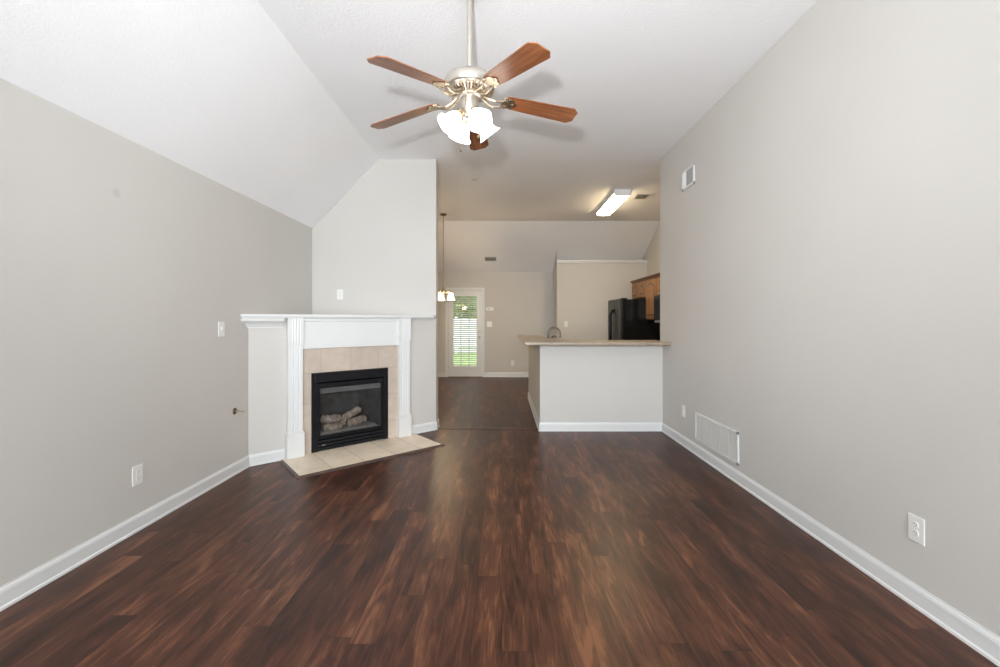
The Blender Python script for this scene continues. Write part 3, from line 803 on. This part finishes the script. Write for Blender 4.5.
def register(mat, w, h, label, fm, sm):
    o = thing('ceiling_vent', mat, label, 'vent', 'ceiling registers')
    f = MB()
    for q in ((-w/2, -w/2+0.02, -h/2, h/2), (w/2-0.02, w/2, -h/2, h/2), (-w/2, w/2, -h/2, -h/2+0.02), (-w/2, w/2, h/2-0.02, h/2)): f.box(q[0], q[1], q[2], q[3], -0.012, -0.0005)
    f.build('frame', fm, o, bevel=0.002, pre=mat)
    f = MB(); n = max(4, int((h-0.04)/0.018))
    for k in range(n):
        y = -h/2+0.02+(h-0.04)*(k+0.3)/n
        f.poly([(-w/2+0.02, y, -0.010), (w/2-0.02, y, -0.010), (w/2-0.02, y+0.010, -0.002), (-w/2+0.02, y+0.010, -0.002)])
    f.build('louvers', sm, o, pre=mat)
    MB().box(-w/2+0.018, w/2-0.018, -h/2+0.018, h/2-0.018, -0.0012, -0.0006).build('backing', 'grille_dark', o, pre=mat)
    return o
register(TR(2.235, 6.80, ZC), 0.22, 0.27, 'white ceiling register beside the kitchen fluorescent light', 'grille', 'vent_tan')
ang = math.atan2(ZB-ZC, YB-YS)
register(T((-0.26, 9.61, zs(9.61))) @ Matrix.Rotation(ang, 4, 'X'), 0.26, 0.14, 'grey vent in the sloped dining ceiling above the garden door', 'vent_tan', 'vent_tan')

# ------------------------------------------------------------------ kitchen fluorescent light
km = TR(1.83, 7.06, ZC-0.095)
kl = thing('fluorescent_light', km, 'long lit fluorescent light fixture on the kitchen ceiling', 'ceiling light')
MB().box(-0.13, 0.13, -0.62, 0.62, 0.034, 0.0945).build('housing', 'trim', kl, bevel=0.004, pre=km)
dp = [(-0.122, 0.036), (-0.116, 0.014), (-0.095, 0.003), (0, 0.0), (0.095, 0.003), (0.116, 0.014), (0.122, 0.036)]
MB().prism(dp, -0.600, 0.600, 'y').build('diffuser', 'diffuser', kl, pre=km)
for y in (-0.618, 0.603): MB().prism([(x*1.03, z-0.002) for x, z in dp], y, y+0.015, 'y').build('end_cap', 'trim', kl, pre=km)

# ------------------------------------------------------------------ dining chandelier
cx, cy = -1.095, 7.94
cm = TR(cx, cy, 1.72)
cd = thing('chandelier', cm, 'five-light chandelier with white bell shades hanging before the garden door', 'chandelier')
MB().lathe([(0.004, ZC-0.035), (0.045, ZC-0.03), (0.062, ZC-0.012), (0.065, ZC-0.0005)], (cx, cy, 0), n=20).build('canopy', 'bronze', cd, smooth=True)
MB().tube([(cx, cy, ZC-0.03), (cx, cy, 1.98)], 0.0075, 8).build('stem', 'brass', cd, smooth=True)
MB().lathe([(0.006, 2.0), (0.018, 1.985), (0.012, 1.96), (0.016, 1.93), (0.032, 1.905), (0.036, 1.88), (0.020, 1.85), (0.014, 1.82), (0.022, 1.80), (0.012, 1.78), (0.003, 1.765)], (cx, cy, 0), n=18).build('body', 'brass', cd, smooth=True)
pd = point_light('chandelier_light', (cx, cy, 1.70), 26, (1.0, 0.74, 0.44), 0.05)
for k in range(5):
    a = math.radians(36+72*k); dx, dy = math.cos(a), math.sin(a)
    pts = []
    for j in range(11):
        t = j/10; r = 0.025+0.145*t; z = 1.885-0.035*math.sin(PI*t*0.9)+0.035*t**2
        pts.append((cx+dx*r, cy+dy*r, z))
    pts.append((cx+dx*0.175, cy+dy*0.175, 1.865))
    am = MB().tube(pts, 0.007, 8).lathe([(0.018, 0.03), (0.024, 0.0), (0.010, -0.002)], (cx+dx*0.175, cy+dy*0.175, 1.850), n=12).build('arm', 'brass', cd, smooth=True)
    sh_ = MB().lathe([(0.026, 1.855), (0.030, 1.835), (0.038, 1.80), (0.046, 1.765), (0.058, 1.735), (0.062, 1.722), (0.059, 1.724), (0.043, 1.766), (0.034, 1.80), (0.022, 1.85)], (cx+dx*0.175, cy+dy*0.175, 0), n=20).build('lamp_shade', 'chand_shade', cd, smooth=True)
    MB().lathe([(0.008, 1.845), (0.014, 1.82), (0.022, 1.785), (0.016, 1.763), (0.003, 1.757)], (cx+dx*0.175, cy+dy*0.175, 0), n=12).build('bulb', 'bulb', sh_, smooth=True)

# ------------------------------------------------------------------ ceiling fan
FX, FY = -0.190, 2.484
fm = TR(FX, FY, 2.40)
fan = thing('ceiling_fan', fm, 'brushed nickel ceiling fan with five cherry wood blades and lit glass shades', 'ceiling fan')
MB().lathe([(0.020, ZC-0.075), (0.050, ZC-0.065), (0.068, ZC-0.030), (0.072, ZC-0.0005)], (FX, FY, 0), n=28).build('canopy', 'nickel', fan, smooth=True)
MB().lathe([(0.0165, 2.776), (0.0165, ZC-0.07)], (FX, FY, 0), n=20).lathe([(0.030, 2.777), (0.028, 2.796), (0.018, 2.812)], (FX, FY, 0), n=20).build('downrod', 'nickel', fan, smooth=True)
mh = MB().lathe([(0.020, 2.778), (0.080, 2.776), (0.115, 2.768), (0.138, 2.752), (0.147, 2.730), (0.147, 2.694), (0.141, 2.686), (0.130, 2.682), (0.062, 2.662)], (FX, FY, 0), n=48)
mo = mh.build('motor_housing', 'nickel', fan, smooth=True)
MB().lathe([(0.117, 2.6805), (0.117, 2.6790), (0.072, 2.6560), (0.064, 2.6580)], (FX, FY, 0), n=40, cap=False).build('vent_ring', 'bronze', mo)
vb = MB()
for k in range(36):
    a = 2*PI*k/36; R_ = Matrix.Rotation(a, 4, 'Z')
    b2 = MB().prism([(0.070, 2.6500), (0.120, 2.6760), (0.120, 2.6820), (0.070, 2.6620)], -0.0038, 0.0038, 'y'); b2.bm.transform(T((FX, FY, 0)) @ R_)
    me = bpy.data.meshes.new('tmp'); b2.bm.to_mesh(me); b2.bm.free(); vb.bm.from_mesh(me); bpy.data.meshes.remove(me)
vb.build('vent_ribs', 'nickel', mo)
MB().lathe([(0.074, 2.6620), (0.076, 2.6500), (0.066, 2.6420), (0.052, 2.6400)], (FX, FY, 0), n=36).build('lower_housing', 'nickel', mo, smooth=True)
MB().lathe([(0.050, 2.648), (0.052, 2.638), (0.052, 2.580), (0.046, 2.566), (0.040, 2.558), (0.038, 2.548), (0.044, 2.540), (0.038, 2.526), (0.016, 2.516), (0.010, 2.502), (0.002, 2.499)], (FX, FY, 0), n=30).build('light_fitter', 'nickel', fan, smooth=True)
# blades
def rot_blade(phi):
    # radial axis x, droop, then pitch about the blade's own axis (counter-clockwise side lower)
    spin = Vector((0, 0, 1)).rotation_difference(Vector((-0.0391, -0.0367, 1))).to_matrix().to_4x4()   # the blades hang a little out of level
    return T((FX, FY, 2.665)) @ spin @ Matrix.Rotation(math.radians(phi), 4, 'Z') @ Matrix.Rotation(0.109, 4, 'Y') @ Matrix.Rotation(math.radians(-11), 4, 'X')
def blade_outline():
    r0, r1 = 0.205, 0.675
    half = []
    half += [(r0, 0.030), (r0+0.010, 0.044), (r0+0.03, 0.052), (r0+0.12, 0.058), (r1-0.10, 0.067), (r1-0.040, 0.070), (r1-0.028, 0.067), (r1-0.020, 0.058), (r1-0.006, 0.047), (r1, 0.040)]
    return half+[(x, -y) for x, y in half[::-1]]
for k in range(5):
    phi = 88+72*k
    mB = rot_blade(phi)
    bl_ = MB().prism(blade_outline(), 0, 0.006)
    # blade keeps its own grain frame
    bm = bl_.bm; bmesh.ops.recalc_face_normals(bm, faces=bm.faces)
    me = bpy.data.meshes.new('blade'); bm.to_mesh(me); bm.free(); me.materials.append(M['blade'])
    bo = bpy.data.objects.new('blade', me); COL.objects.link(bo); bo.parent = fan
    bo.matrix_local = fm.inverted() @ mB; WM[bo.name] = mB.copy()
    bv = bo.modifiers.new('bevel', 'BEVEL'); bv.width = 0.002; bv.segments = 2; bv.limit_method = 'ANGLE'
    # blade iron: curved arm from the motor and a scrolled plate under the blade root
    ir = MB()
    ir.prism([(0.195, 0.012), (0.20, 0.040), (0.222, 0.050), (0.236, 0.036), (0.246, 0.044), (0.262, 0.036), (0.270, 0.018), (0.285, 0.010), (0.288, 0.0),
              (0.285, -0.010), (0.270, -0.018), (0.262, -0.036), (0.246, -0.044), (0.236, -0.036), (0.222, -0.050), (0.20, -0.040), (0.195, -0.012)], -0.007, -0.0005)
    for sy in (1, -1):
        ir.tube([(0.075, sy*0.012, 0.004), (0.11, sy*0.020, -0.016), (0.15, sy*0.026, -0.026), (0.185, sy*0.024, -0.020), (0.215, sy*0.030, -0.008)], [0.009, 0.009, 0.008, 0.008, 0.006], 8)
        ir.lathe([(0.007, -0.011), (0.007, -0.006)], (0.225, sy*0.026, 0), n=10)
    ir.lathe([(0.007, -0.011), (0.007, -0.006)], (0.265, 0, 0), n=10)
    ir.box(0.060, 0.105, -0.028, 0.028, 0.0, 0.010)
    ir.build('blade_iron', 'iron', bo, pre=mB, bevel=0.0015)
# shades
for k in range(4):
    phi = 30+90*k
    d = Vector((math.cos(math.radians(phi)), math.sin(math.radians(phi)), 0))
    c0 = Vector((FX, FY, 2.546))
    s0 = c0+d*0.062+Vector((0, 0, -0.002))
    am = MB().tube([c0+d*0.03, c0+d*0.048+Vector((0, 0, 0.012)), c0+d*0.056+Vector((0, 0, 0.008)), s0], 0.009, 10).build('lamp_arm', 'brass', fan, smooth=True)
    ax = (d*0.66+Vector((0, 0, -0.75))).normalized()
    Rm = ax.to_track_quat('Z', 'Y').to_matrix().to_4x4()
    MB().lathe([(0.012, -0.012), (0.026, -0.004), (0.029, 0.016), (0.024, 0.018)], s0, Rm, 18).build('socket_cup', 'brass', am, smooth=True)
    K = 0.81
    prof = [(0.024, 0.008), (0.030, 0.020), (0.046, 0.045), (0.056, 0.072), (0.060, 0.098), (0.070, 0.122), (0.088, 0.142), (0.085, 0.142), (0.067, 0.121), (0.057, 0.098), (0.053, 0.072), (0.043, 0.046), (0.027, 0.022)]
    prof = [(r*K, z*K) for r, z in prof]
    rim = lambda a, z: (0.05*max(0, (z-0.09)/0.04))*math.cos(6*a)
    so = MB().lathe(prof, s0, Rm, 36, rim=rim).build('lamp_shade', 'fan_shade', fan, smooth=True)
    MB().lathe([(0.010, 0.016), (0.016, 0.04), (0.023, 0.060), (0.020, 0.075), (0.006, 0.082)], s0, Rm, 14).build('bulb', 'bulb', so, smooth=True)
for x, y, zb, zt in ((FX-0.048, FY-0.02, 2.325, 2.59), (FX+0.05, FY+0.02, 2.42, 2.59)):
    pc = MB().tube([(x, y, zt), (x, y, zb+0.02)], 0.0014, 6).build('pull_chain', 'brass', fan)
    MB().lathe([(0.002, zb+0.024), (0.006, zb+0.018), (0.007, zb+0.004), (0.002, zb)], (x, y, 0), n=10).build('pull_bob', 'bronze', pc, smooth=True)

# ------------------------------------------------------------------ garden beyond the door
MB_l = MB().box(-9, 7, YB+0.12, 34, -0.25, -0.15)
lw = MB_l.build('lawn', 'lawn'); tag(lw, 'green lawn seen through the garden door', 'lawn', kind='structure')
fn = thing('fence', TR(-2.0, 19, -0.15), 'white board fence across the lawn beyond the garden door', 'fence')
fb_ = MB(); x = -7.0
while x < 3.0:
    fb_.box(x, x+0.145, 19.0, 19.03, -0.10, 1.42); x += 0.15
fb_.build('boards', 'vinyl', fn)
MB().box(-7, 3, 18.96, 19.0, 0.15, 0.26).box(-7, 3, 18.96, 19.0, 1.08, 1.19).build('rails', 'vinyl', fn)
for x in (-6.95, -4.5, -2.05, 0.4, 2.85):
    MB().box(x-0.06, x+0.06, 18.88, 18.995, -0.15, 1.50).build('post', 'vinyl', fn, bevel=0.01)
def tree(x, y, h, r, label, seed):
    rng = random.Random(seed)
    t = thing('leafy_tree', TR(x, y, -0.15), label, 'tree', 'trees behind the garden fence')
    MB().tube([(x, y, -0.15), (x+0.05, y, h*0.4), (x, y+0.05, h*0.75)], [0.16, 0.12, 0.06], 10).build('trunk', 'bark', t)
    lf = MB()
    for i in range(5200):
        while True:
            p = Vector((rng.uniform(-1, 1), rng.uniform(-1, 1), rng.uniform(-1, 1)))
            if 0.35 < p.length < 1+0.25*mnoise.noise(p*2.5+Vector((seed, 0, 0))): break
        q = Vector((x+p.x*r, y+p.y*r, h*0.62+p.z*h*0.42))
        a = Vector((rng.uniform(-1, 1), rng.uniform(-1, 1), rng.uniform(-1, 1))).normalized()
        b = a.orthogonal().normalized(); s = rng.uniform(0.07, 0.13)
        lf.poly([q+a*s, q+b*s*0.5, q-a*s, q-b*s*0.5])
    lf.build('foliage', 'leaf', t)
tree(-2.45, 21.0, 4.2, 1.25, 'leafy green tree behind the fence, left in the door glass', 3)
tree(-1.25, 23.7, 4.6, 1.25, 'leafy green tree behind the fence, right in the door glass', 8)
